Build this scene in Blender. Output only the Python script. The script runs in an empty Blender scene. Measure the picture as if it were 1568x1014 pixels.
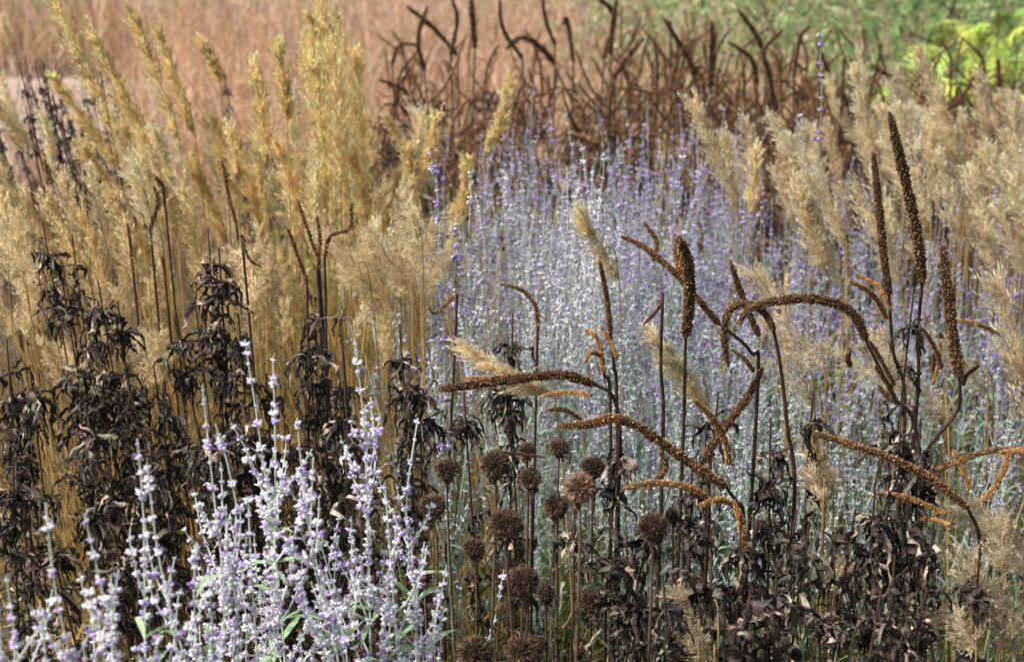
import bpy, math, numpy as np, mathutils
rng=np.random.default_rng(7)
U=rng.uniform; N_=rng.normal
PITCH=math.radians(18); CH=1.7; K=0.72/1568
cP,sP=math.cos(PITCH),math.sin(PITCH)
def W(u,v,d):
    """survey: bearing (u,v) measured on the 1568 px print + distance d -> metres"""
    u=np.asarray(u,float);v=np.asarray(v,float);d=np.asarray(d,float)
    xn=(u-784)*K; yn=(507-v)*K
    t=d/(cP+yn*sP)
    return np.stack([xn*t,d+0*t,CH+(-sP+yn*cP)*t],-1)
def norm(a): return a/np.maximum(np.linalg.norm(a,axis=-1,keepdims=True),1e-9)
def frames(d,spin=None):
    d=norm(d); ref=np.where(np.abs(d[...,2:3])>0.95,np.array([1.,0,0]),np.array([0,0,1.]))
    x=norm(np.cross(ref,d)); y=np.cross(d,x)
    if spin is not None:
        c=np.cos(spin)[...,None]; s=np.sin(spin)[...,None]
        x,y=x*c+y*s,-x*s+y*c
    return np.stack([x,y,d],-1)
# ---------- templates
OCT_V=np.array([[1,0,0],[0,1,0],[-1,0,0],[0,-1,0],[0,0,1],[0,0,-1]],float)
OCT_F=np.array([[0,1,4],[1,2,4],[2,3,4],[3,0,4],[1,0,5],[2,1,5],[3,2,5],[0,3,5]])
BUD_V=np.array([[math.cos(a)*r,math.sin(a)*r,z] for z,r in((0,.55),(.45,1.0),(.85,.6)) for a in np.arange(5)*2*math.pi/5]+[[0,0,1.35]],float)
BUD_F=np.array([[i+5*j,(i+1)%5+5*j,(i+1)%5+5*(j+1)] for j in(0,1) for i in range(5)]+[[i+5*j,(i+1)%5+5*(j+1),i+5*(j+1)] for j in(0,1) for i in range(5)]+[[10+i,10+(i+1)%5,15] for i in range(5)])
TET_V=np.array([[1,0,0],[-.5,.87,0],[-.5,-.87,0],[0,0,1.6]],float)
TET_F=np.array([[0,1,3],[1,2,3],[2,0,3],[0,2,1]])
DIA_V=np.array([[0,0,0],[.5,.12,.45],[0,0,1],[-.5,.12,.45]],float)
DIA_F=np.array([[0,1,2,3]])
class B:
    def __init__(s): s.v=[];s.c=[];s.q=[];s.t=[];s.n=0
    def raw(s,v,f,c):
        v=v.reshape(-1,3); c=np.clip(c.reshape(-1,3),0,1)
        s.v.append(v);s.c.append(c);(s.q if f.shape[1]==4 else s.t).append(f+s.n);s.n+=len(v)
    def inst(s,tv,tf,pos,R,sc,col):
        k=len(pos)
        if k==0:return
        sc=np.asarray(sc,float)
        if sc.ndim==1: sc=np.repeat(sc[:,None],3,1)
        v=np.einsum('kij,knj->kni',R,tv[None]*sc[:,None,:])+pos[:,None]
        f=(tf[None]+(np.arange(k)*len(tv))[:,None,None]).reshape(-1,tf.shape[1])
        s.raw(v,f,np.repeat(np.broadcast_to(col,(k,3))[:,None],len(tv),1))
    def tubes(s,P,r,sides,col):
        P=np.asarray(P,float)
        if P.ndim==2:P=P[None]
        k,n,_=P.shape; r=np.broadcast_to(r,(k,n))
        T=norm(np.gradient(P,axis=1)); ref=np.array([0.13,1.,0.21]); ref/=np.linalg.norm(ref)
        x=norm(np.cross(np.broadcast_to(ref,T.shape),T)); y=np.cross(T,x)
        a=np.arange(sides)*2*math.pi/sides
        v=P[:,:,None]+r[:,:,None,None]*(x[:,:,None]*np.cos(a)[:,None]+y[:,:,None]*np.sin(a)[:,None])
        i=np.arange(n-1)[:,None]*sides; j=np.arange(sides)[None]; j2=(j+1)%sides
        f=np.stack([i+j,i+j2,i+sides+j2,i+sides+j],-1).reshape(-1,4)
        f=(f[None]+(np.arange(k)*n*sides)[:,None,None]).reshape(-1,4)
        col=np.asarray(col,float)
        if col.ndim==1: col=np.broadcast_to(col,(k,n,3))
        elif col.ndim==2: col=np.broadcast_to(col[:,None],(k,n,3))
        s.raw(v,f,np.repeat(col[:,:,None],sides,2))
    def ribbons(s,P,w,side,col,fold=0.0):
        k,n,_=P.shape; w=np.broadcast_to(w,(k,n))[...,None]
        T=norm(np.gradient(P,axis=1)); sd=norm(side-T*np.sum(side*T,-1,keepdims=True))
        col=np.asarray(col,float)
        if col.ndim==1: col=np.broadcast_to(col,(k,n,3))
        elif col.ndim==2: col=np.broadcast_to(col[:,None],(k,n,3))
        if fold:
            nn=np.cross(T,sd); cols=[P-sd*w/2+nn*w*fold,P,P+sd*w/2+nn*w*fold]
        else: cols=[P-sd*w/2,P+sd*w/2]
        m=len(cols); v=np.stack(cols,2)
        i=np.arange(n-1)[:,None]*m; j=np.arange(m-1)[None]
        f=np.stack([i+j,i+j+1,i+m+j+1,i+m+j],-1).reshape(-1,4)
        f=(f[None]+(np.arange(k)*n*m)[:,None,None]).reshape(-1,4)
        s.raw(v,f,np.repeat(col[:,:,None],m,2))
    def make(s,name,mat,smooth=False):
        if s.n==0:return
        v=np.concatenate(s.v);c=np.concatenate(s.c)
        q=np.concatenate(s.q) if s.q else np.zeros((0,4),int); t=np.concatenate(s.t) if s.t else np.zeros((0,3),int)
        me=bpy.data.meshes.new(name); me.vertices.add(len(v)); me.vertices.foreach_set('co',v.astype(np.float32).ravel())
        loops=np.concatenate([q.ravel(),t.ravel()]).astype(np.int32)
        me.loops.add(len(loops)); me.loops.foreach_set('vertex_index',loops)
        ls=np.concatenate([np.arange(len(q))*4,len(q)*4+np.arange(len(t))*3]).astype(np.int32)
        me.polygons.add(len(ls)); me.polygons.foreach_set('loop_start',ls)
        me.update(calc_edges=True)
        a=me.color_attributes.new('Col','FLOAT_COLOR','POINT')
        a.data.foreach_set('color',np.concatenate([c,np.ones((len(c),1))],1).astype(np.float32).ravel())
        me.materials.append(mat)
        o=bpy.data.objects.new(name,me); bpy.context.scene.collection.objects.link(o)
        return o
def integ(p0,d0,L,n,grav,jit):
    k=len(p0); P=[p0]; d=norm(d0); L=np.broadcast_to(L,(k,))[:,None]; g=np.broadcast_to(grav,(k,))[:,None]
    for i in range(n):
        d=norm(d+g*np.array([0,0,-1.])*(i+.5)/n+N_(0,1,(k,3))*jit); P.append(P[-1]+d*L/n)
    return np.stack(P,1)
def smooth(pts,m=8):
    p=np.asarray(pts,float); p=np.vstack([2*p[0]-p[1],p,2*p[-1]-p[-2]]); out=[]
    for i in range(1,len(p)-2):
        for t in np.arange(m)/m:
            out.append(.5*((2*p[i])+(-p[i-1]+p[i+1])*t+(2*p[i-1]-5*p[i]+4*p[i+1]-p[i+2])*t*t+(-p[i-1]+3*p[i]-3*p[i+1]+p[i+2])*t**3))
    out.append(p[-2]); return np.array(out)
def resamp(p,n):
    s=np.concatenate([[0],np.cumsum(np.linalg.norm(np.diff(p,axis=0),axis=1))]); t=np.linspace(0,s[-1],n)
    return np.stack([np.interp(t,s,p[:,i]) for i in range(3)],1),s[-1]
def vary(c,k,a=.15,h=.05):
    c=np.asarray(c,float); return np.clip(c*(1+N_(0,a,(k,1)))*(1+N_(0,h,(k,3))),0.003,.95)
def mixc(a,b,t): t=np.asarray(t)[...,None]; return np.asarray(a)*(1-t)+np.asarray(b)*t
# ---------- materials
def plant_mat(name,tr=.3,rough=.7,spec=.3,nscale=60,namt=.35):
    m=bpy.data.materials.new(name); m.use_nodes=True; nt=m.node_tree; nt.nodes.clear(); A=nt.nodes.new; L=nt.links.new
    at=A('ShaderNodeAttribute'); at.attribute_name='Col'
    tc=A('ShaderNodeTexCoord'); no=A('ShaderNodeTexNoise'); no.inputs['Scale'].default_value=nscale; no.inputs['Detail'].default_value=1
    L(tc.outputs['Object'],no.inputs['Vector'])
    mr=A('ShaderNodeMapRange'); mr.inputs['From Min'].default_value=.3; mr.inputs['From Max'].default_value=.7
    mr.inputs['To Min'].default_value=1-namt; mr.inputs['To Max'].default_value=1+namt; L(no.outputs['Fac'],mr.inputs['Value'])
    vm=A('ShaderNodeVectorMath'); vm.operation='SCALE'; L(at.outputs['Color'],vm.inputs[0]); L(mr.outputs[0],vm.inputs['Scale'])
    p=A('ShaderNodeBsdfPrincipled'); p.inputs['Roughness'].default_value=rough; p.inputs['Specular IOR Level'].default_value=spec
    L(vm.outputs[0],p.inputs['Base Color'])
    o=A('ShaderNodeOutputMaterial')
    if tr>0:
        t=A('ShaderNodeBsdfTranslucent'); L(vm.outputs[0],t.inputs['Color']); mx=A('ShaderNodeMixShader'); mx.inputs[0].default_value=tr
        L(p.outputs[0],mx.inputs[1]); L(t.outputs[0],mx.inputs[2]); L(mx.outputs[0],o.inputs[0])
    else: L(p.outputs[0],o.inputs[0])
    return m
M_PL=plant_mat('dry_plume',.5,.8,.1,30,.12); M_SAGE=plant_mat('woolly_sage',.3,.9,.1,30,.12); M_SEED=plant_mat('seed_spike',0,.75,.25,150,.35)
M_DEAD=plant_mat('withered_leaf',.15,.55,.4,90,.5); M_GRN=plant_mat('green_leaf',.4,.5,.35); M_FAR=plant_mat('far_grass',.45,.8,.1,8,.25)
def ground_mat(name,c1,c2,scale,bump=.4):
    m=bpy.data.materials.new(name); m.use_nodes=True; nt=m.node_tree; A=nt.nodes.new; L=nt.links.new; p=nt.nodes['Principled BSDF']
    tc=A('ShaderNodeTexCoord'); n1=A('ShaderNodeTexNoise'); n1.inputs['Scale'].default_value=scale; n1.inputs['Detail'].default_value=8
    n2=A('ShaderNodeTexNoise'); n2.inputs['Scale'].default_value=scale*.08; L(tc.outputs['Object'],n1.inputs['Vector']); L(tc.outputs['Object'],n2.inputs['Vector'])
    ad=A('ShaderNodeMath'); ad.operation='MULTIPLY_ADD'; ad.inputs[1].default_value=.5; L(n1.outputs['Fac'],ad.inputs[0]); 
    hf=A('ShaderNodeMath'); hf.operation='MULTIPLY'; hf.inputs[1].default_value=.5; L(n2.outputs['Fac'],hf.inputs[0]); L(hf.outputs[0],ad.inputs[2])
    r=A('ShaderNodeValToRGB'); r.color_ramp.elements[0].position=.38; r.color_ramp.elements[1].position=.62
    r.color_ramp.elements[0].color=(*c1,1); r.color_ramp.elements[1].color=(*c2,1); L(ad.outputs[0],r.inputs[0]); L(r.outputs[0],p.inputs['Base Color'])
    b=A('ShaderNodeBump'); b.inputs['Strength'].default_value=bump; b.inputs['Distance'].default_value=.02; L(n1.outputs['Fac'],b.inputs['Height']); L(b.outputs[0],p.inputs['Normal'])
    p.inputs['Roughness'].default_value=.95; return m
# ---------- plant part generators
def plume(b,axis,w,nb,ns,col,sl=.0088,sw=.0023,spread=1.0):
    A,L=resamp(axis,24); T=norm(np.gradient(A,axis=0))
    tb=np.sort(U(0,.985,nb)); ix=tb*23; i0=np.minimum(ix.astype(int),22); f=(ix-i0)[:,None]
    p=A[i0]*(1-f)+A[i0+1]*f; t=T[i0]; az=U(0,2*math.pi,nb); R=frames(t,az)
    env=w*(np.clip(tb*5,0.4,1))*(1-tb)**.42*(.9+.3*np.sin(tb*17+U(0,6)))+.004
    al=U(.2,.55,nb)*spread; Lb=np.minimum(env/np.sin(np.minimum(al,1.2))*U(.4,1.15,nb),L*.28)
    bd=norm(t*np.cos(al)[:,None]+R[:,:,0]*np.sin(al)[:,None]+N_(0,.06,(nb,3)))
    s=U(.05,1,(nb,ns)); droop=(s**2)[...,None]*np.array([-.15,0,-.25])*Lb[:,None,None]
    pos=p[:,None]+bd[:,None]*(s*Lb[:,None])[...,None]+droop*spread*.6+N_(0,.0013,(nb,ns,3))
    d=norm(bd[:,None]+N_(0,.22,(nb,ns,3)))
    k=nb*ns; c=vary(col,nb,.14,.03)[:,None]*(1+N_(0,.14,(nb,ns,1)))
    b.inst(DIA_V,DIA_F,pos.reshape(-1,3),frames(d.reshape(-1,3),U(0,6.28,k)),np.stack([sw*U(.6,1.4,k)]*2+[sl*U(.6,1.4,k)],1),c.reshape(-1,3))
    PB=p[:,None]+bd[:,None]*np.array([0,.5,1])[None,:,None]*Lb[:,None,None]
    b.ribbons(PB,.0007,np.broadcast_to(R[:,None,:,1],PB.shape),np.asarray(col)*.9)
def reed(b,tip,base,wid,col,nb=55,ns=11,rootoff=.15,stemcol=(.58,.42,.19),**kw):
    tip=np.asarray(tip);base=np.asarray(base)
    dirx=base-tip
    ax=smooth([base,(base+tip)/2+np.array([-dirx[0]*.08,N_(0,.01),0]),tip+np.array([-abs(N_(0,.01)),0,0])],8)
    plume(b,ax,wid,nb,ns,col,**kw)
    root=np.array([base[0]+dirx[0]*rootoff*3+N_(0,.02),base[1]+N_(0,.05),0])
    st=smooth([root,(root+base)/2+np.array([dirx[0]*.12,0,0]),base,(base+tip)/2,tip],5)
    b.tubes(st,np.linspace(.0016,.0005,len(st))[None],4,np.asarray(stemcol)*U(.8,1.2))
    return root
def blades(b,roots,L,w,col,grav=(.3,1.2),lean=.35,n=6):
    k=len(roots); d=np.stack([N_(0,lean,k),N_(0,lean,k),np.ones(k)],1)
    P=integ(roots,d,L,n,U(grav[0],grav[1],k),.05); s=norm(np.cross(d,N_(0,1,(k,3))))
    prof=np.array([.7,1,1,.9,.7,.4,.05])
    b.ribbons(P,np.asarray(w)*prof[None],np.broadcast_to(s[:,None],P.shape),col)
def withered(b,p,out,L,w,col,droop=2.2,n=8,jit=.5,twr=4.5):
    k=len(p); d=norm(out+np.stack([0*L,0*L,U(-.7,.5,k)],1))
    P=integ(p,d,L,n,droop*U(.2,1.3,k),jit)
    tw=np.cumsum(N_(0,twr/n**.5/1.2,(k,n+1)),1)+U(0,6.28,(k,1))
    R=frames(norm(np.gradient(P,axis=1)),tw)
    prof=np.interp(np.linspace(0,1,n+1),[0,.15,.35,.6,.85,1],[.2,.7,1,.85,.45,.05])
    c=np.repeat(col[:,None],n+1,1)*(1+N_(0,.35,(k,n+1,1)))
    b.ribbons(P,w[:,None]*prof*U(.35,1.2,(k,n+1)),R[...,0],c,fold=.55)
DB=(.066,.045,.034); DT=(.32,.25,.19)
def dead_stem(b,top,root,nn,per,L0=.065,zmin=.25,col=DB,r=.0028):
    top=np.asarray(top);root=np.asarray(root)
    st=smooth([root,root*.6+top*.4+np.array([N_(0,.015),N_(0,.015),0]),root*.25+top*.75+np.array([N_(0,.01),0,0]),top],6)
    st,_=resamp(st,24); b.tubes(st,np.linspace(r,r*.45,24)[None],6,np.array([.075,.042,.028])*U(.7,1.5))
    z=U(zmin,1,nn)**.8; z=np.append(z,.98); t=np.clip(np.repeat(z,per),0,1)*23; i=np.minimum(t.astype(int),22)
    k=len(t); az=U(0,6.28,k); out=np.stack([np.cos(az),np.sin(az),0*az],1)
    c=vary(col,k,.5,.08); li=U(0,1,k)<.2; c[li]=vary(DT,li.sum(),.35,.06)
    withered(b,st[i]+out*.002,out,L0*U(.4,1.4,k),U(.004,.013,k),c)
def spike(b,pts,r,col=(.17,.085,.035),dens=1.0,budcol=None,taper=.35):
    A=smooth(pts,8); A,L=resamp(A,28); n=len(A); s=np.linspace(0,1,n)
    prof=np.clip((s/.3),0,1)**.5*(1-taper)+taper; prof*=np.clip((1-s)/.05,0,1)**.5*.35+.65; prof[0]=.15
    prof=prof*(1+.07*np.sin(s*40+U(0,6))+N_(0,.05,n))
    b.tubes(A,(r*.6*prof)[None],8,np.asarray(col)*.4)
    bs=r*.34/math.sqrt(dens); rings=int(L/(bs*1.25)); per=max(4,int(2*math.pi*r*.75/(bs*1.9)))
    k=rings*per; t=(np.arange(k)+U(-.4,.4,k))/k; t=np.clip(t,0.005,.995); ph=np.arange(k)*2.39996+U(-.3,.3,k)
    ix=t*(n-1); i0=np.minimum(ix.astype(int),n-2); f=(ix-i0)[:,None]
    T=norm(np.gradient(A,axis=0)); p=A[i0]*(1-f)+A[i0+1]*f; pr=prof[i0]*(1-f[:,0])+prof[i0+1]*f[:,0]
    R=frames(T[i0],ph); out=R[:,:,0]
    d=norm(out-T[i0]*U(.0,.7,(k,1))+N_(0,.3,(k,3)))
    keep=U(0,1,k)<.9
    bc=vary(budcol if budcol is not None else np.asarray(col)*1.0,k,.4,.06)
    lt=U(0,1,k)<.16; bc[lt]*=2.1
    pos=p+out*(r*.55*pr)[:,None]
    sc=np.stack([bs*U(.45,.85,k)]*2+[bs*U(.9,2.1,k)],1)*(.5+.5*pr[:,None])
    tv,tf=(BUD_V,BUD_F) if dens>=1 else (TET_V*1.2,TET_F)
    b.inst(tv,tf,pos[keep],frames(d,U(0,6,k))[keep],sc[keep],bc[keep])
def seedball(b,c,r,col=(.075,.042,.026)):
    k=600; i=np.arange(k)+.5; ph=np.arccos(1-2*i/k); th=math.pi*(1+5**.5)*i
    d=np.stack([np.cos(th)*np.sin(ph),np.sin(th)*np.sin(ph),np.cos(ph)],1); d=norm(d+N_(0,.08,(k,3)))
    sq=np.array([1,1,.84])*U(.93,1.07,3)
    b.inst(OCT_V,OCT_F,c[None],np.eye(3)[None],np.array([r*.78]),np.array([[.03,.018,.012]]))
    cc=vary(col,k,.4,.06); lt=U(0,1,k)<.16; cc[lt]*=2.6
    b.inst(BUD_V,BUD_F,c+d*sq*r*.66,frames(norm(d+np.array([0,0,.15])+N_(0,.14,(k,3))),U(0,6,k)),np.stack([U(.022,.05,k)*r*1.1]*2+[U(.16,.38,k)*r],1),cc)
def ballstem(b,c,r,root):
    st=smooth([root,root*.5+c*.5+np.array([N_(0,.012),N_(0,.012),0]),root*.1+c*.9,c-np.array([0,0,r*.6])],6)
    b.tubes(st,np.linspace(.0019,.0014,len(st))[None],7,np.array([.13,.08,.05])*U(.6,1.3))
    k=12; az=U(0,6.28,k); out=np.stack([np.cos(az),np.sin(az),U(-.2,.3,k)],1)
    withered(b,np.repeat((c-np.array([0,0,r*.75]))[None],k,0),out,U(.8,1.2,k)*r,U(.004,.007,k),vary((.12,.075,.045),k,.3),droop=1.2)
    k=6; t=U(.3,.9,k); p=root+(c-root)*t[:,None]; az=U(0,6.28,k); out=np.stack([np.cos(az),np.sin(az),.2+0*az],1)
    withered(b,p,out,U(.03,.05,k),U(.004,.009,k),vary((.09,.06,.04),k,.4))
# Russian sage -------------------------------------------------
def whorls(b,P,t,size,colf,nper,near,flower=.08,fcol=(.36,.24,.66)):
    n=len(P); t=np.clip(t+N_(0,.006,len(t)),0,.995); ix=t*(n-1); i0=np.minimum(ix.astype(int),n-2); f=(ix-i0)[:,None]
    p=P[i0]*(1-f)+P[i0+1]*f; T=norm(np.gradient(P,axis=0))[i0]
    m=len(t); az=U(0,6.28,(m,nper)); R=frames(np.repeat(T,nper,0),az.ravel()); out=R[:,:,0]; Tr=np.repeat(T,nper,0)
    sz=np.repeat(size*U(.45,1.35,m)*(1-.4*t),nper); k=m*nper
    d=norm(out+Tr*U(.1,1.,(k,1))); pos=np.repeat(p,nper,0)+out*(sz*.2)[:,None]+Tr*(N_(0,.16,k)*sz)[:,None]
    wf=np.repeat(np.clip(flower*U(0,2,m),0,1),nper)
    col=vary(colf,k,.1,.03); fl=U(0,1,k)<wf; col[fl]=vary(fcol,fl.sum(),.2,.06)
    sc=np.stack([sz*U(.16,.28,k)]*2+[sz*U(.4,.75,k)],1); sc[fl]*=1.15
    if near: b.inst(BUD_V,BUD_F,pos,frames(d,U(0,6,k)),sc*np.array([1,1,.8]),col)
    else: b.inst(TET_V,TET_F,pos,frames(d,U(0,6,k)),sc*np.array([1.3,1.3,.75]),col)
def sage_leaves(b,P,t,L,w,col):
    n=len(P); ix=np.clip(t,0,.999)*(n-1); i0=np.minimum(ix.astype(int),n-2); p=P[i0]; T=norm(np.gradient(P,axis=0))[i0]
    k=len(t); R=frames(T,U(0,6.28,k)); d=norm(R[:,:,0]+T*U(.4,1.3,(k,1)))
    Q=integ(p,d,L*U(.5,1.2,k),4,U(.1,.7,k),.08)
    b.ribbons(Q,(w*U(.6,1.2,k))[:,None]*np.array([.4,1,1,.7,.1]),np.broadcast_to(R[:,None,:,1],Q.shape),vary(col,k,.2,.05),fold=.15)
def sage_stem(b,root,tip,near,wool=(.72,.68,.78),stem=(.62,.66,.66),leaf=(.28,.36,.28),flower=.08,nbr=9,bl=.22,wt0=.45,wsz=.010,sp=.011,nleaf=20,lw=.006,r=.0019,ll=.04,fcol=(.36,.24,.66),ang=(.7,1.1),npr=None):
    root=np.asarray(root,float);tip=np.asarray(tip,float)
    st=smooth([root,root*.6+tip*.4+N_(0,.02,3),root*.3+tip*.7+N_(0,.014,3),root*.1+tip*.9+N_(0,.010,3),tip],6); st,Lm=resamp(st,30)
    sides=6 if near else 3
    b.tubes(st,np.linspace(r,r*.4,30)[None],sides,np.stack([mixc(np.asarray(stem)*.8,stem,np.linspace(0,1,30))]))
    npr=npr or (10 if near else 5)
    whorls(b,st,np.arange(wt0+.18,1,sp*1.1/Lm),wsz,wool,npr,near,flower,fcol)
    for i in range(nbr):
        tb=wt0+(.93-wt0)*(i+U(0,.7))/nbr; i0=int(tb*29); p=st[i0]; T=norm(st[min(i0+1,29)]-st[i0-1]); az=U(0,6.28)
        for sgn in (0,math.pi):
            if U()<.2: continue
            o=frames(T[None],np.array([az+sgn]))[0,:,0]; l=bl*(1.08-(tb-wt0)/(1-wt0))*U(.45,1.25)
            d=norm(T*U(*ang)+o*U(.6,.95))
            Q=integ(p[None],d[None],l,10,np.array([-U(.05,.5)]),.07)[0]
            b.tubes(Q,np.linspace(r*.6,r*.28,11)[None],sides if near else 3,stem)
            whorls(b,Q,np.arange(.18,1.0,sp/max(l,.02)),wsz*.9,wool,npr-1,near,flower,fcol)
    if nleaf: sage_leaves(b,st,U(.15,.85,nleaf),ll,lw,leaf)

# ================= GROUND ======================
def sheet(name,pts,z,mat):
    me=bpy.data.meshes.new(name); me.from_pydata([(x,y,z) for x,y in pts],[],[tuple(range(len(pts)))]); me.materials.append(mat)
    o=bpy.data.objects.new(name,me); bpy.context.scene.collection.objects.link(o); return o
sheet('ground',[(-250,-100),(250,-100),(250,400),(-250,400)],0,ground_mat('soil',(.03,.022,.014),(.11,.08,.045),14))
sheet('gravel_path',[(-9,7.5),(-2.2,7.9),(-2.0,9.6),(-2.7,12.0),(-12,13.0),(-14,7.5)],.008,ground_mat('gravel',(.38,.30,.25),(.58,.48,.42),9))

# ================= FAR TAN GRASS ==================
b=B()
k=13800; y=U(5.6,15,k); x=U(-.42,.42,k)*y*1.05+N_(0,.1,k)
xr=x/y; dens=np.where((xr<-.27-.03*np.sin(y*3))&(y>7.2)&(y<12.3),.28,1.0); ok=U(0,1,k)<dens; x,y=x[ok],y[ok]; k=len(x)
pal=np.array([[.66,.38,.20],[.80,.56,.36],[.56,.30,.17],[.80,.60,.46],[.46,.38,.19]])
clump=(np.sin(x*2.1+y)+np.sin(x*.9-y*1.7)+2)/4; ci=np.clip((clump*4+N_(0,.8,k)).astype(int),0,4)
h=U(.5,1.1,k)*(.75+.45*clump); h=np.where((x/y<-.27)&(y>7)&(y<12.5),h*.35,h)
blades(b,np.stack([x,y,0*x],1),h,U(.004,.010,k)[:,None],pal[ci]*(1+N_(0,.25,(k,1))),grav=(.05,.8),lean=.16)
k=26000; y=U(5.6,13,k); xr=U(-.26,.42,k); x=xr*y; z=U(.45,1.15,k)*(.8+.25*np.sin(x*2.1+y))
d=norm(N_(0,.5,(k,3))+[0,0,1]); cc=np.array([[.88,.66,.44],[.88,.68,.54],[.74,.44,.26]])[rng.integers(0,3,k)]*(1+N_(0,.15,(k,1)))
b.inst(DIA_V,DIA_F,np.stack([x,y,z],1),frames(d,U(0,6,k)),np.stack([U(.003,.008,k)]*2+[U(.02,.06,k)],1),cc)
b.make('tan_prairie_grass',M_FAR)
b=B(); k=8000; y=U(12.9,24,k); x=U(-.55,.2,k)*y
blades(b,np.stack([x,y,0*x],1),U(.4,1.3,k)*(.7+.4*np.sin(x*.8+y)**2),U(.012,.035,k)[:,None],np.array([[.74,.48,.40],[.82,.62,.48],[.40,.42,.18],[.58,.34,.32]])[rng.integers(0,4,k)]*(1+N_(0,.15,(k,1))),grav=(.1,.8),lean=.25)
b.make('distant_heath_grass',M_FAR)

# ================= GREEN SHRUBS (right back) =========
def shrub(name,cx,cy,h,rad,nl,cols,leafL=.07,leafw=.014):
    b=B(); ns=40; az=U(0,6.28,ns); r0=rad*.15
    root=np.stack([cx+r0*np.cos(az),cy+r0*np.sin(az),0*az],1); d=np.stack([np.cos(az)*U(.1,1.1,ns),np.sin(az)*U(.1,1.1,ns),U(.8,1.3,ns)],1)
    P=integ(root,d,h*U(.7,1.15,ns),12,U(-.05,.6,ns),.07); b.tubes(P,np.linspace(.014,.003,13)[None],5,np.array([.16,.13,.08]))
    nt=ns*12; si=rng.integers(0,ns,nt); ti=rng.integers(2,12,nt); p=P[si,ti]; td=norm(norm(P[si,ti]-P[si,ti-1])+N_(0,.65,(nt,3)))
    Q=integ(p,td,h*U(.12,.38,nt),7,U(-.1,.6,nt),.1); b.tubes(Q,np.linspace(.004,.0015,8)[None],3,np.array([.2,.18,.1]))
    li=rng.integers(0,nt,nl); tj=U(0,6.99,nl); j=tj.astype(int); f=(tj-j)[:,None]; lp=Q[li,j]*(1-f)+Q[li,j+1]*f
    ld=norm(norm(Q[li,j+1]-Q[li,j])+N_(0,.7,(nl,3))); tone=rng.integers(0,len(cols),nt)[li]
    c=np.array(cols)[tone]*(1+N_(0,.25,(nl,1)))
    b.inst(DIA_V,DIA_F,lp,frames(ld,U(0,6.28,nl)),np.stack([leafw*U(.6,1.3,nl)]*2+[leafL*U(.6,1.3,nl)],1),c)
    return b.make(name,M_GRN)
G=[(.33,.49,.18),(.21,.37,.13),(.42,.57,.24),(.50,.62,.30)]
shrub('willow_shrub',2.0,8.2,1.5,1.3,15000,G)
shrub('willow_shrub',3.4,8.4,1.7,1.3,15000,G)
shrub('willow_shrub',1.3,10.0,1.3,1.2,12000,[(.48,.58,.30),(.4,.5,.22),(.56,.6,.34)])
shrub('willow_shrub',4.9,9.2,2.0,1.5,14000,G,.08,.018)
shrub('willow_shrub',3.0,11.0,1.9,1.6,12000,G,.09,.02)
for i in range(7): shrub('hedgerow_shrub',-12+i*5+U(-1,1),26+U(-1,3),U(2.5,3.6),2.5,4000,[(.3,.36,.16),(.4,.38,.18),(.26,.32,.14)],.2,.08)
b=B()
for (u,v,d) in [(1395,75,6.0),(1470,45,6.4),(1530,20,6.6),(1500,95,6.1),(1560,70,6.2),(1425,118,5.8),(1545,120,5.9),(1590,30,6.6),(1375,105,5.8)]:
    c=W(u,v,d); root=np.array([c[0]+N_(0,.1),c[1]+N_(0,.1),0]); st=smooth([root,root*.4+c*.6+N_(0,.03,3),c],8)
    b.tubes(st,np.linspace(.009,.004,len(st))[None],6,np.array([.2,.12,.06]))
    nf=6; az=U(0,6.28,nf); dd=np.stack([np.cos(az),np.sin(az),U(.3,1.3,nf)],1)
    Q=integ(np.repeat(c[None],nf,0)-np.array([0,0,1])*U(0,.16,(nf,1)),dd,U(.14,.26,nf),10,U(.3,1.1,nf),.04); b.tubes(Q,np.linspace(.0025,.001,11)[None],4,np.array([.4,.4,.1]))
    for q in Q:
        T=norm(np.gradient(q,axis=0)); sd=norm(np.cross(T,[0,0,1.])); idx=np.arange(2,11); fc=vary((.52,.66,.13),1,.25,.08)[0]
        for sg_ in(1,-1):
            p=q[idx]; d2=norm(sd[idx]*sg_+T[idx]*.6+N_(0,.08,(9,3))); LL=.065*np.sin(np.linspace(.7,2.7,9))+.02
            X=integ(p,d2,LL,5,.6,.03); b.ribbons(X,np.full((9,1),.013)*np.array([.3,.9,1,.8,.45,.05]),np.broadcast_to(T[idx][:,None],X.shape),vary(fc,9,.2,.06))
b.make('sumac_bush',M_GRN)

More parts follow.
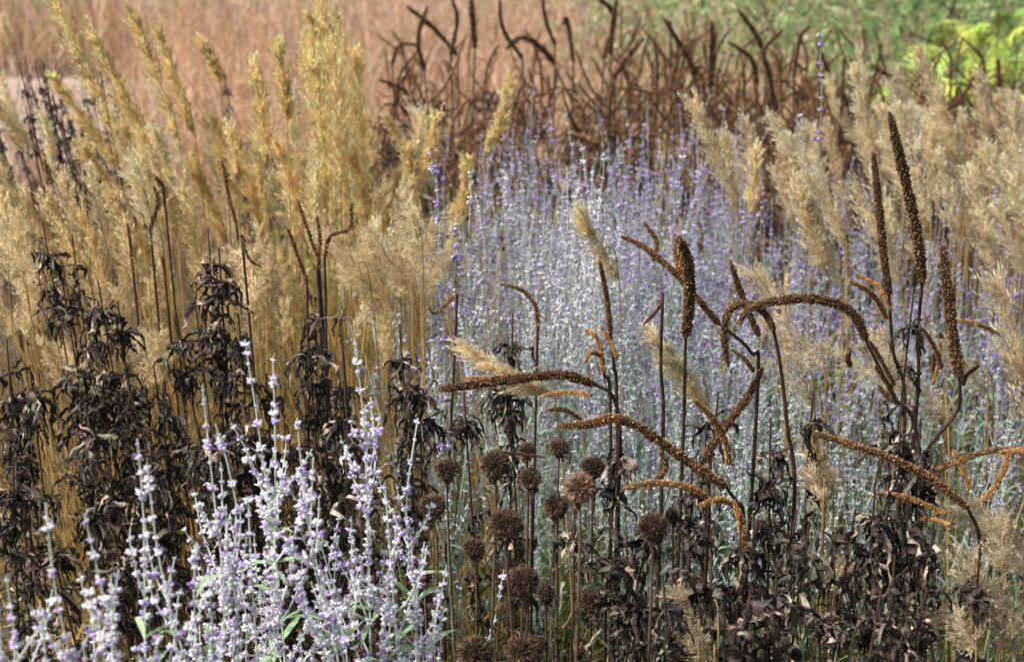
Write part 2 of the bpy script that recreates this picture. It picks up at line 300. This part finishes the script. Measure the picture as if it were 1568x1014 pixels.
# ================= CULVER'S ROOT MASS (mid back) =====
b=B()
def arch(p,az,L,rise,n=9):
    s=np.linspace(0,1,n)[:,None]; o=np.array([math.cos(az),math.sin(az),0])
    return p+o*L*.62*(s**.75)+np.array([0,0,1.])*L*(rise[0]*s+rise[1]*s**2)
for i in range(190):
    y=U(3.8,5.4); uu=U(585,1330) if i<135 else U(1100,1500); x=(uu-784)*K*y/cP; z=U(.90,1.12)-(0.05 if uu>1100 else 0)-(.06 if uu<650 else 0)
    top=np.array([x,y,z]); root=np.array([x+N_(0,.1),y+N_(0,.06),0])
    st,_=resamp(smooth([root,root*.4+top*.6+N_(0,.02,3)*[1,1,0],top],6),10); b.tubes(st,np.linspace(.003,.0018,10)[None],4,np.array([.14,.08,.055])*U(.6,1.3))
    cc=np.array([.25,.13,.065])*U(.45,1.35)
    for j in range(rng.integers(3,7)):
        a=arch(top-np.array([0,0,U(0,.2)]),U(0,6.28),U(.08,.2),(U(.1,.9),U(-1.2,.5))); spike(b,a[::-1],.0034*U(.8,1.2),cc,dens=.45)
    if U()<.6:
        dx=N_(0,.05); Lt=U(.06,.17); spike(b,[top+np.array([dx,0,Lt]),top+np.array([dx*.2,0,Lt*.5]),top],.0042,cc,dens=.45)
for pl,th in [([(722,-5),(724,35),(727,75)],9),([(655,10),(640,60),(650,110)],7),([(622,10),(665,45),(700,85)],7),([(775,75),(800,58),(830,75),(850,100)],9),([(862,40),(868,30),(878,95)],7),
   ([(912,-5),(940,25),(925,90)],8),([(945,-5),(938,40),(935,85)],7),([(1016,28),(1045,75),(1065,115)],7),([(1090,33),(1090,80),(1087,135)],10),([(1130,15),(1165,70),(1188,170)],9),
   ([(1240,40),(1225,60),(1215,120)],6),([(1335,100),(1370,125),(1388,160),(1398,205)],8),([(1250,65),(1270,115),(1290,160)],7),([(580,122),(620,140),(645,175)],6),([(765,0),(770,45),(800,90)],6),([(830,-5),(835,30),(850,70)],6),
   ([(985,60),(960,90),(940,120)],7),([(1115,65),(1150,90),(1160,130)],7),([(1528,90),(1530,130),(1532,165)],8),([(690,-5),(700,30),(690,85)],6),([(640,70),(612,70),(600,100)],6),([(1200,45),(1170,80),(1180,130)],6),
   ([(1255,115),(1290,145),(1310,190)],7),([(1060,60),(1055,95),(1070,140)],6),([(1320,130),(1310,160),(1330,200)],6)]:
    d=U(4.0,4.5); P=np.array([W(u,v,d+.02*i) for i,(u,v) in enumerate(pl)]); spike(b,P,th*K*d*.5,(.15,.082,.042),dens=.7)
    e=P[-1]; root=np.array([e[0]+N_(0,.05),e[1],0]); b.tubes(smooth([root,(root*.5+e*.5),e],6),.0028,5,np.array([.09,.055,.04]))
b.make('culvers_root_seedheads',M_SEED)
b=B()
for i in range(130):
    y=U(3.9,5.3); uu=U(590,1420); x=(uu-784)*K*y/cP
    dead_stem(b,(x,y,U(.78,1.0)),(x+N_(0,.05),y,0),15,4,L0=.075,zmin=.2,col=(.11,.07,.06),r=.003)
b.make('culvers_root_foliage',M_DEAD)
b=B(); k=2800; y=U(3.4,5.8,k); uu=np.where(U(0,1,k)<.5,N_(600,55,k),U(560,1250,k)); x=(uu-784)*K*y
cols=np.array([[.24,.34,.09],[.36,.40,.11],[.62,.36,.12],[.16,.24,.07],[.66,.44,.18]])[rng.integers(0,5,k)]
blades(b,np.stack([x,y,0*x],1),U(.5,1.05,k),U(.006,.014,k)[:,None],cols*(1+N_(0,.2,(k,1))),grav=(.2,1.3),lean=.25)
b.make('bluestar_foliage',M_GRN)

# ================= LEFT FEATHER REED GRASS ============
GOLD=(.96,.75,.41); TAN=(.94,.77,.52); PALE=(.96,.84,.60)
groups={}
def gput(key): 
    if key not in groups: groups[key]=B()
    return groups[key]
left=[((105,5),(170,200),.018),((210,20),(275,225),.018),((85,120),(185,260),.013),((150,55),(230,230),.013),((250,50),(300,220),.012),((325,70),(338,130),.012),((400,100),(408,260),.013),((432,72),(440,190),.014),
 ((478,30),(492,235),.020),((492,5),(505,200),.024),((528,20),(534,260),.026),((512,40),(522,300),.022),((545,80),(560,270),.018),((470,60),(500,320),.018),((520,110),(530,330),.022),((330,180),(372,330),.018),((240,270),(305,360),.018),
 ((445,225),(452,380),.022),((668,185),(640,290),.020),((785,130),(742,235),.018),((612,265),(575,380),.022),((725,255),(690,350),.022),((5,300),(45,470),.024),((100,350),(155,450),.022),((180,300),(240,420),.022),
 ((400,210),(412,340),.02),((300,250),(350,380),.02),((130,225),(200,330),.015),((60,400),(110,520),.024),((405,150),(400,300),.015),((555,240),(560,360),.02),((190,130),(250,300),.014),((365,200),(400,360),.016),((640,230),(620,340),.018),((485,90),(500,300),.022),((500,150),(515,340),.022)]
for t,bs,w in left:
    d=U(2.45,2.9); g=gput(('L',int(bs[0]//170))); tp=W(t[0],t[1],d-.03); ba=W(bs[0],bs[1],d)
    reed(g,tp,ba,w*1.5,np.array(GOLD)*U(.97,1.04),nb=130,ns=18)
for i in range(98):
    d=U(2.2,3.6); u=U(-60,670); v=U(225,470)-(d-2.25)*90; l=U(90,170)*2.6/d; lean=(-.42+ .0012*max(0,u-100))*U(.3,1.3)
    if u>480: lean=N_(.1,.25)
    g=gput(('L',int(min(max(u,0),679)//170))); ba=W(u,v+l,d); tp=W(u+lean*l,v,d)
    reed(g,tp,ba,U(.024,.040),mixc(np.array(GOLD),np.array(PALE),U(0,1))*U(.82,1.04),nb=90,ns=15)
for (u,v,s) in [(630,400,70),(590,430,60),(30,380,70),(90,450,70),(20,470,60),(200,500,70),(410,430,60),(340,440,60),(560,400,60),(640,360,50),(120,560,50),(230,550,50),(400,500,50)]:
    d=U(2.1,2.4); g=gput(('L',int(min(max(u,0),679)//170)))
    for j in range(3):
        ba=W(u+N_(0,s*.3),v+s*.8,d+N_(0,.05)); tp=W(u+N_(-10,s*.5),v-s*.7,d+N_(0,.05)); reed(g,tp,ba,.036,mixc(np.array(GOLD),np.array(PALE),.5)*U(.8,1.),nb=90,ns=14,sl=.007,sw=.0015,spread=1.3)
for key,g in list(groups.items()):
    uc=key[1]*170+85; k=460; y=U(1.9,3.5,k); x=(U(uc-110,uc+110,k)-784)*K*y
    cols=np.array([[.58,.42,.17],[.20,.21,.07],[.70,.54,.26],[.12,.13,.04],[.56,.32,.12]])[rng.integers(0,5,k)]
    blades(g,np.stack([x,y,0*x],1),U(.4,1.0,k),U(.003,.007,k)[:,None],cols*(1+N_(0,.2,(k,1))),grav=(.1,1.2),lean=.22)
    k=60; y=U(2.2,3.4,k); x=(U(uc-110,uc+110,k)-784)*K*y; r0=np.stack([x,y,0*x],1); P=integ(r0,np.stack([N_(-.15,.12,k),N_(0,.08,k),np.ones(k)],1),U(.8,1.1,k),8,.05,.02)
    g.tubes(P,np.linspace(.0018,.0008,9)[None],4,vary((.7,.52,.25),k,.25))
    g.make('feather_reed_grass',M_PL)
groups.clear()
# ================= RIGHT REED GRASS ==================
right=[((1072,155),(1120,290),.020,2.7),((1160,235),(1150,330),.02,2.8),((1222,280),(1270,430),.024,2.4),((1310,110),(1350,230),.02,3.2),((1412,80),(1465,260),.022,3.0),((1440,140),(1480,300),.022,2.9),((1500,120),(1530,260),.02,3.2),((1555,160),(1575,330),.024,2.8),
 ((1490,265),(1520,420),.024,2.5),((1270,200),(1300,330),.018,3.2),((1360,170),(1390,300),.02,3.1),((1200,190),(1230,300),.018,3.3),((1110,215),(1130,330),.02,2.9),((1380,260),(1430,370),.022,2.7),((890,325),(948,432),.014,2.2),((1015,520),(1085,625),.015,1.8),
 ((745,535),(850,610),.013,1.85),((1548,440),(1590,680),.034,1.7),((1250,665),(1262,790),.015,1.8),((1325,150),(1345,300),.02,3.0),((1480,190),(1500,330),.02,3.0),((1520,230),(1540,350),.02,2.9),((1425,200),(1440,330),.022,2.9),((1250,305),(1290,440),.02,2.4)]
for t,bs,w,d in right:
    g=gput(int((bs[0]-880)//240)); reed(g,W(*t,d-.02),W(*bs,d),w*1.45,np.array(TAN)*U(.98,1.05),nb=120,ns=18)
for i in range(58):
    d=U(2.5,4.2); u=1130+480*U(0,1)**.7; v=U(205,350)-(d-2.5)*75; l=U(80,140)*2.8/d; g=gput(int((u-880)//240))
    reed(g,W(u-l*U(.05,.5),v,d),W(u,v+l,d),U(.022,.038),mixc(np.array(TAN),np.array(PALE),U())*U(.88,1.05),nb=90,ns=15)
for (u,v,s,d) in [(1180,440,50,2.2),(1240,520,60,2.1),(1220,580,50,2.0),(1420,590,60,2.0),(1540,830,60,1.55),(1500,880,60,1.5),(1560,940,70,1.45),(1520,800,50,1.6),(1310,880,30,1.6),(1480,960,40,1.45),(1260,740,30,1.75),(1340,560,50,2.1),(1090,930,40,1.5),(1080,990,40,1.45),(1500,560,50,2.1),(1380,540,50,2.05)]:
    g=gput(int((u-880)//240))
    for j in range(2 if v<700 else 3):
        ba=W(u+N_(s*.3,s*.3),v+s*.9,d+N_(0,.04)); tp=W(u+N_(-s*.4,s*.4),v-s*.6,d+N_(0,.04)); reed(g,tp,ba,.028,mixc(np.array(TAN),np.array(PALE),U())*U(.55,.95),nb=60,ns=12,sl=.007,sw=.0014,spread=1.5)
for key,g in groups.items():
    uc=key*240+1000; k=230; y=U(1.9,3.9,k); x=(U(uc-130,uc+130,k)-784)*K*y
    cols=np.array([[.50,.42,.19],[.22,.28,.10],[.62,.50,.27],[.14,.20,.07]])[rng.integers(0,4,k)]
    blades(g,np.stack([x,y,0*x],1),U(.4,.9,k),U(.003,.007,k)[:,None],cols*(1+N_(0,.2,(k,1))),grav=(.1,1.2),lean=.22)
    g.make('feather_reed_grass',M_PL)

# ================= MID RUSSIAN SAGE =================
cl={}
def sg(i):
    if i not in cl: cl[i]=B()
    return cl[i]
for i in range(385):
    d=U(1.95,3.5)
    u=np.clip(N_(890,160),580,1300) if i<260 else U(1000,1620)
    x=(u-784)*K*d/cP; hump=max(0,1-((u-880)/330)**2)
    z=.88+.13*(d-2)/1.5+.10*hump+N_(0,.065)
    top=np.array([x+N_(0,.07),d+N_(0,.04),z]); root=np.array([x*0.96+N_(0,.08),d+N_(0,.06),0])
    lav=U()<(.85 if (d>2.5 and u>930) else (.7 if u<700 or d>3.0 else (.35 if d>2.5 else .14)))
    wool=(.80,.67,.90) if lav else (.95,.94,.95)
    sage_stem(sg(int((u-560)//260)),root,top,False,wool=wool,stem=(.72,.81,.74),leaf=(.38,.52,.38),flower=.42 if lav else .09,nbr=5,bl=.17,wt0=.62,wsz=.0098 if lav else .0084,sp=.0155,nleaf=36,lw=.0042,r=.0016,ll=.035,fcol=(.53,.35,.80),ang=(1.0,2.0))
for i in range(36):
    d=U(2.1,3.0); u=N_(820,85); v=U(225,430)-(d-2.3)*60; tp=W(u,v,d)
    sage_stem(sg(int((u-560)//260)),[tp[0]+N_(0,.05),d+.03,0],tp,False,wool=(.95,.93,.95),stem=(.90,.92,.88),leaf=(.5,.6,.5),flower=.10,nbr=6,bl=.16,wt0=.66,wsz=.0104,sp=.014,nleaf=20,lw=.004,r=.0021,ang=(1.2,2.2),npr=6,fcol=(.56,.38,.82))
for (u,v,d) in [(658,225,2.3),(668,260,2.3),(692,330,2.2),(1255,50,2.6),(1225,175,2.7),(840,165,3.2),(775,205,3.0),(700,370,2.1),(672,430,2.0),(1050,225,2.7),(1070,260,2.6),(1165,230,2.8),(930,240,2.9)]:
    tp=W(u,v,d); sage_stem(sg(int((u-560)//260)),[tp[0]+.06,d+.02,0],tp,False,wool=(.84,.75,.90),stem=(.70,.76,.72),flower=.40,nbr=2,bl=.06,wt0=.72,wsz=.013,sp=.016,nleaf=16,fcol=(.5,.32,.78),npr=7)
for g in cl.values(): g.make('russian_sage',M_SAGE)
cl.clear()
# ================= FOREGROUND RUSSIAN SAGE =============
fg=[((375,520),(470,1250),1.42,7),((418,545),(400,1250),1.40,7),((543,520),(600,1250),1.38,9),((210,672),(205,1250),1.2,6),((70,770),(190,1250),1.12,8),((310,590),(395,1250),1.32,8),((480,700),(590,1250),1.3,7),
 ((225,710),(330,1300),1.22,7),((10,880),(60,1300),1.08,6),((330,650),(380,1250),1.3,6),((640,640),(620,1250),1.45,5),((560,620),(610,1250),1.4,7),((455,640),(560,1250),1.36,7),((130,790),(215,1300),1.15,8),((590,750),(600,1250),1.35,6),
 ((300,830),(330,1300),1.2,6),((380,760),(400,1300),1.28,6),((650,830),(620,1300),1.4,4),((60,930),(90,1300),1.05,7),((250,880),(260,1300),1.12,6),((-30,800),(40,1250),1.1,6),((170,880),(200,1300),1.1,6),((500,880),(520,1300),1.25,5)]
for i,(t,r0,d,nb) in enumerate(fg):
    g=sg(0 if t[0]<270 else (1 if t[0]<470 else 2)); tp=W(*t,d); rr=W(*r0,d); root=np.array([tp[0]+(rr[0]-tp[0])*1.1,d+.05,0.0])
    sage_stem(g,root,tp,True,wool=(.94,.89,.96),stem=(.82,.88,.78),leaf=(.42,.58,.34),flower=.16,nbr=nb,bl=.24,wt0=.58,wsz=.0108,sp=.0140,nleaf=40,lw=.008,r=.0019,ll=.05,fcol=(.58,.38,.78),ang=(.8,1.6))
for g in cl.values(): g.make('russian_sage',M_SAGE)

# ================= LEFT DARK WITHERED STEMS =============
cols_=[(65,340,2.1,16),(95,430,2.0,20),(150,430,2.0,20),(180,460,1.95,16),(110,360,2.2,14),(318,350,2.0,22),(335,380,2.0,16),(300,470,1.95,16),(365,480,1.95,14),(488,440,2.0,20),(470,500,1.95,16),(270,480,2.0,14),
 (612,505,1.9,18),(640,560,1.9,10),(45,560,1.8,18),(10,520,1.9,14),(200,600,1.75,14),(20,700,1.6,16),(130,620,1.7,16),(380,620,1.75,14),(440,650,1.75,14),(520,600,1.85,14),(300,640,1.7,16),(230,680,1.7,12),(560,720,1.7,12)]
B1=B();B2=B()
for (u,v,d,n) in cols_:
    tp=W(u,v,d); dead_stem(B1 if u<240 else B2,tp,(tp[0]+N_(0,.03)+.02,d+N_(0,.05),0),n+4,6,L0=.058,zmin=.45)
for i in range(26):
    u=U(-40,650); d=U(1.7,2.2); tp=W(u,U(590,740)-(d-1.7)*150,d); dead_stem(B1 if u<240 else B2,tp,(tp[0]+N_(0,.03),d+N_(0,.05),0),12,5,L0=.055,zmin=.3,col=(.055,.038,.028))
B1.make('withered_culvers_root',M_DEAD); B2.make('withered_culvers_root',M_DEAD)
b=B()
for i in range(90):
    d=U(2.9,4.8); u=U(-80,190) if i<76 else U(330,400); v=U(85,250); tp=W(u,v,d); root=np.array([tp[0]+.2+N_(0,.06),d,0])
    dead_stem(b,tp,root,9,3,L0=.028,zmin=.55,col=(.09,.055,.055),r=.0034)
b.make('withered_bee_balm_stems',M_DEAD)
b=B()
for pl,th,d in [([(440,350),(455,390),(470,432)],7,2.1),([(538,310),(535,350),(505,362),(497,395)],7,2.05),([(125,195),(128,240),(131,292)],7,2.8),([(68,235),(72,265),(75,290)],7,2.9),([(235,285),(242,310),(230,350)],7,2.3),([(175,290),(215,285),(240,300)],5,2.4),
   ([(455,305),(470,350),(488,400)],6,2.1),([(340,245),(350,300),(362,345)],6,2.4),([(765,435),(800,445),(820,470),(823,500)],7,1.95),([(400,410),(380,395),(370,360)],5,2.1),([(485,330),(490,370),(486,420)],6,2.1),([(205,265),(232,268),(250,285)],6,2.4),
   ([(530,470),(520,500),(525,540)],6,1.9),([(195,340),(200,380),(205,430)],5,2.2),([(655,465),(665,480),(700,450)],5,2.0)]:
    P=W(np.array([p[0] for p in pl]),np.array([p[1] for p in pl]),d); spike(b,P,th*K*d*.5,(.28,.15,.065),dens=.7)
    e=P[-1]; root=np.array([e[0]+N_(0,.03),d+.05,0]); b.tubes(smooth([root,(root*.5+e*.5)+N_(0,.01,3),e],6),.0022,5,np.array([.07,.04,.03]))
b.make('culvers_root_seed_spikes',M_SEED)

# ================= HERO SEED SPIKES (right) ============
BR=(.135,.072,.034); OR=(.36,.19,.07); MB=(.21,.11,.046)
H=[([(670,597),(720,590),(790,580),(860,574),(908,587)],20,1.60,BR,0),
 ([(853,652),(900,650),(940,640),(980,655),(1030,690),(1080,725),(1112,745)],20,1.55,MB,0),
 ([(955,748),(1000,740),(1050,745),(1092,765)],14,1.55,OR,0),([(1122,765),(1135,800),(1140,850)],16,1.5,OR,0),([(1168,562),(1150,600),(1110,655),(1075,708)],18,1.65,BR,0),
 ([(1062,612),(1090,640),(1110,675),(1117,712)],13,1.6,OR,0),([(1010,690),(1020,715),(1005,735)],12,1.62,MB,0),([(1070,775),(1100,765),(1120,770)],13,1.5,OR,0),
 ([(830,606),(870,600),(905,606)],9,1.62,OR,0),([(835,628),(865,628),(890,642)],9,1.62,OR,0),([(710,580),(740,578),(770,585)],8,1.65,OR,0),([(835,700),(750,690)],5,1.6,BR,0),
 ([(1115,562),(1108,510),(1120,472),(1150,466),(1175,485),(1185,508)],15,1.60,BR,1),
 ([(1133,500),(1140,480),(1172,465),(1230,457),(1280,465),(1310,485),(1326,520)],19,1.62,BR,1),
 ([(950,362),(985,378),(1030,415),(1070,460),(1102,497)],13,1.75,MB,1),([(1040,362),(1052,400),(1056,450),(1050,516)],22,1.75,BR,1),([(1118,400),(1135,450),(1162,515)],13,1.8,BR,1),([(1036,365),(1040,395),(1046,430)],20,1.78,MB,1),
 ([(918,400),(928,450),(935,512)],11,2.0,MB,1),([(895,505),(915,520),(925,572)],11,1.75,OR,1),([(920,500),(935,525),(945,548)],9,1.75,OR,1),([(985,340),(1005,370),(1000,400)],10,1.8,MB,1),([(985,498),(1010,470),(1015,450)],7,1.75,BR,1),
 ([(895,555),(905,540),(920,545)],9,1.75,OR,1),
 ([(1362,172),(1375,230),(1392,300),(1406,370),(1412,434)],20,1.70,BR,2),([(1337,233),(1345,310),(1352,380),(1361,452)],16,1.75,BR,2),([(1443,375),(1450,440),(1460,520),(1470,580)],22,1.6,BR,2),
 ([(1300,430),(1335,450),(1358,488)],11,1.75,OR,2),([(1310,420),(1345,440),(1365,475)],9,1.75,OR,2),([(1410,500),(1430,530),(1442,565)],9,1.65,MB,2),([(1532,513),(1500,498),(1465,490)],9,1.65,OR,2),
 ([(1345,590),(1360,610),(1380,620)],9,1.65,OR,2),([(1440,520),(1438,555),(1428,590)],8,1.65,OR,2),([(1500,560),(1480,575),(1475,590)],8,1.6,BR,2),
 ([(1245,662),(1300,680),(1370,705),(1430,735),(1482,778)],17,1.55,(.23,.12,.05),3),([(1590,688),(1520,690),(1470,705),(1430,722)],12,1.6,(.23,.12,.05),3),([(1460,690),(1475,720),(1485,750)],12,1.55,OR,3),([(1548,690),(1530,735),(1505,768)],13,1.52,OR,3),
 ([(1365,755),(1400,765),(1450,788)],11,1.52,OR,3),([(1410,795),(1430,795),(1455,805)],9,1.5,OR,3),([(1600,700),(1560,690),(1530,695)],12,1.5,OR,3),
 ([(1300,540),(1298,550),(1302,560)],10,1.7,BR,1),([(1340,560),(1360,590),(1372,615)],10,1.65,MB,1),([(1120,535),(1140,550),(1155,570)],9,1.65,BR,1),
 ([(740,950),(770,925)],8,1.45,OR,0),([(1038,965),(1040,985),(1042,1010)],8,1.4,MB,0),([(1330,520),(1345,545),(1370,590)],9,1.62,MB,1)]
hb=[B() for _ in range(4)]; hd=[B() for _ in range(4)]
for pl,th,d,c,gi in H:
    a=np.array(pl,float); dd=d+np.linspace(U(-.05,.05),0,len(a)); P=W(a[:,0],a[:,1],dd); spike(hb[gi],P,th*K*d*.5,c,dens=2.2)
ST=[([(908,587),(940,610),(950,680),(945,800)],1.6,0),([(1112,745),(1135,790),(1140,900)],1.55,0),([(1092,765),(1120,775),(1138,830)],1.55,0),([(1075,708),(1085,800)],1.65,0),
 ([(1326,520),(1345,560),(1370,610),(1400,650),(1405,780)],1.62,2),([(1185,508),(1195,560),(1205,650),(1215,800)],1.6,1),([(1102,497),(1150,540),(1160,600)],1.75,1),([(1050,516),(1048,600),(1045,700)],1.75,1),([(935,512),(940,560),(945,640)],1.8,1),
 ([(1015,450),(1012,560),(1015,680)],1.75,1),([(1412,434),(1405,520),(1402,640)],1.7,2),([(1361,452),(1368,540),(1385,650)],1.75,2),([(1470,580),(1465,630),(1420,690),(1412,760)],1.6,2),([(1482,778),(1500,830),(1490,960)],1.55,3),([(1430,722),(1415,760)],1.6,3),([(925,572),(935,640)],1.75,1)]
for pl,d,gi in ST:
    a=np.array(pl,float); P=W(a[:,0],a[:,1],d+np.linspace(0,.03,len(a))); e=P[-1]; root=np.array([[e[0]+N_(0,.015),e[1]+.04,0]]); mid=(e+root[0])/2
    s=smooth(np.vstack([P,mid[None],root]),6); hd[gi].tubes(s,np.linspace(.0021,.0032,len(s))[None],7,np.array([.07,.04,.028]))
DL=[(950,650,1.6,14,0),(1000,780,1.55,12,0),(1135,790,1.5,18,0),(1180,640,1.6,12,1),(1160,800,1.5,16,0),(1220,780,1.5,16,1),(1240,800,1.45,16,1),(1090,850,1.45,14,0),(1045,820,1.5,12,0),(1190,860,1.4,14,1),(1400,440,1.7,12,2),(1410,640,1.6,16,2),(1340,740,1.5,20,2),(1390,760,1.5,20,2),
 (1430,800,1.45,16,2),(1310,780,1.5,16,2),(1370,850,1.4,18,2),(1420,900,1.4,14,2),(1500,850,1.45,12,3),(1280,900,1.4,12,2),(960,820,1.5,14,0),(975,880,1.45,12,0),(785,480,1.9,12,1),(770,560,1.85,10,1),(1060,700,1.6,12,1),(1150,900,1.35,12,0),(1015,880,1.4,12,0),(1380,620,1.6,12,2),(1350,900,1.35,14,2),(880,780,1.6,10,0),(1245,600,1.75,8,1),(710,600,1.75,8,0),(1100,600,1.75,8,1)]
for (u,v,d,n,gi) in DL:
    tp=W(u,v,d); dead_stem(hd[gi],tp,(tp[0]+N_(0,.02),d+N_(0,.04),0),n+3,6,L0=.050,zmin=.5,col=(.058,.042,.034))
for i in range(4):
    e=bpy.data.objects.new('culvers_root',None); bpy.context.scene.collection.objects.link(e)
    for o in (hb[i].make('seed_spikes',M_SEED),hd[i].make('stems_and_withered_leaves',M_DEAD)):
        if o:o.parent=e

# ================= SEED BALLS ====================
balls=[(685,718,38),(758,711,46),(807,690,28),(856,685,30),(812,732,36),(908,715,36),(888,747,52),(662,775,42),(852,775,38),(773,803,54),(1000,807,48),(725,838,34),(802,888,48),(1060,897,42),(635,990,40),(728,1000,60),(800,995,56),(650,878,26),(835,908,28),(905,920,40),(770,885,34),(822,985,30),(560,1005,34),(1030,790,24)]
bb=[B(),B(),B()]
for (u,v,D) in balls:
    d=float(np.clip(.031/(D*K),1.35,1.75))*cP*.98+.03; c=W(u,v,d); r=D*K*d/cP*.54; g=bb[0 if u<760 else (1 if u<870 else 2)]
    seedball(g,c,r,np.array((.08,.048,.03))*(2.8 if (u,v)==(888,747) else U(.75,1.3))); ballstem(g,c,r,np.array([c[0]+N_(0,.03),c[1]+N_(.02,.03),0.]))
for g in bb: g.make('bee_balm_seedheads',M_SEED)

# ================= UNDERSTORY ====================
b=B(); k=5600; y=U(.75,2.6,k); x=U(-.42,.42,k)*y*1.15
cols=np.array([[.10,.18,.05],[.16,.28,.08],[.24,.40,.12],[.40,.31,.13],[.08,.08,.03],[.5,.44,.22]])[rng.integers(0,6,k)]
L0=U(.25,.8,k); L0[:1000]=U(.65,.95,1000); y[:1000]=U(1.15,1.9,1000); x[:1000]=U(-.15,.42,1000)*y[:1000]
blades(b,np.stack([x,y,0*x],1),L0,U(.003,.008,k)[:,None],cols*(1+N_(0,.25,(k,1))),grav=(.3,1.6),lean=.35)
b.make('understory_grass',M_GRN)
b=B(); k=7000; y=U(.7,4.2,k); x=U(-.42,.42,k)*y*1.15; az=U(0,6.28,k)
withered(b,np.stack([x,y,U(.0,.5,k)],1),np.stack([np.cos(az),np.sin(az),0*az],1),U(.03,.08,k),U(.008,.018,k),vary((.08,.055,.04),k,.5,.08))
b.make('leaf_litter',M_DEAD)

# ================= CAMERA / LIGHT =================
cam=bpy.data.cameras.new('camera'); co=bpy.data.objects.new('camera',cam); bpy.context.scene.collection.objects.link(co)
co.location=(0,0,CH); co.rotation_euler=(math.pi/2-PITCH,0,0); cam.lens=50; cam.sensor_width=36; cam.clip_end=1000; cam.clip_start=.05
cam.dof.use_dof=True; cam.dof.focus_distance=1.85; cam.dof.aperture_fstop=6.0
bpy.context.scene.camera=co
EL,AZ=math.radians(50),math.radians(-112)   # azimuth clockwise from +Y
sd=(math.sin(AZ)*math.cos(EL),math.cos(AZ)*math.cos(EL),math.sin(EL))
sl=bpy.data.lights.new('sun','SUN'); sl.energy=5.0; sl.angle=math.radians(3); sl.color=(1,.97,.93)
so=bpy.data.objects.new('sun',sl); so.rotation_euler=mathutils.Vector(sd).to_track_quat('Z','Y').to_euler(); bpy.context.scene.collection.objects.link(so)
w=bpy.data.worlds.new('World'); bpy.context.scene.world=w; w.use_nodes=True; nt=w.node_tree
sk=nt.nodes.new('ShaderNodeTexSky'); sk.sky_type='NISHITA'; sk.sun_disc=False; sk.sun_elevation=EL; sk.sun_rotation=AZ; sk.air_density=1.0; sk.dust_density=4; sk.ozone_density=.9
bg=nt.nodes['Background']; bg.inputs[1].default_value=.15; nt.links.new(sk.outputs[0],bg.inputs[0])
vs=bpy.context.scene.view_settings; vs.view_transform='Standard'; vs.look='None'; vs.exposure=0
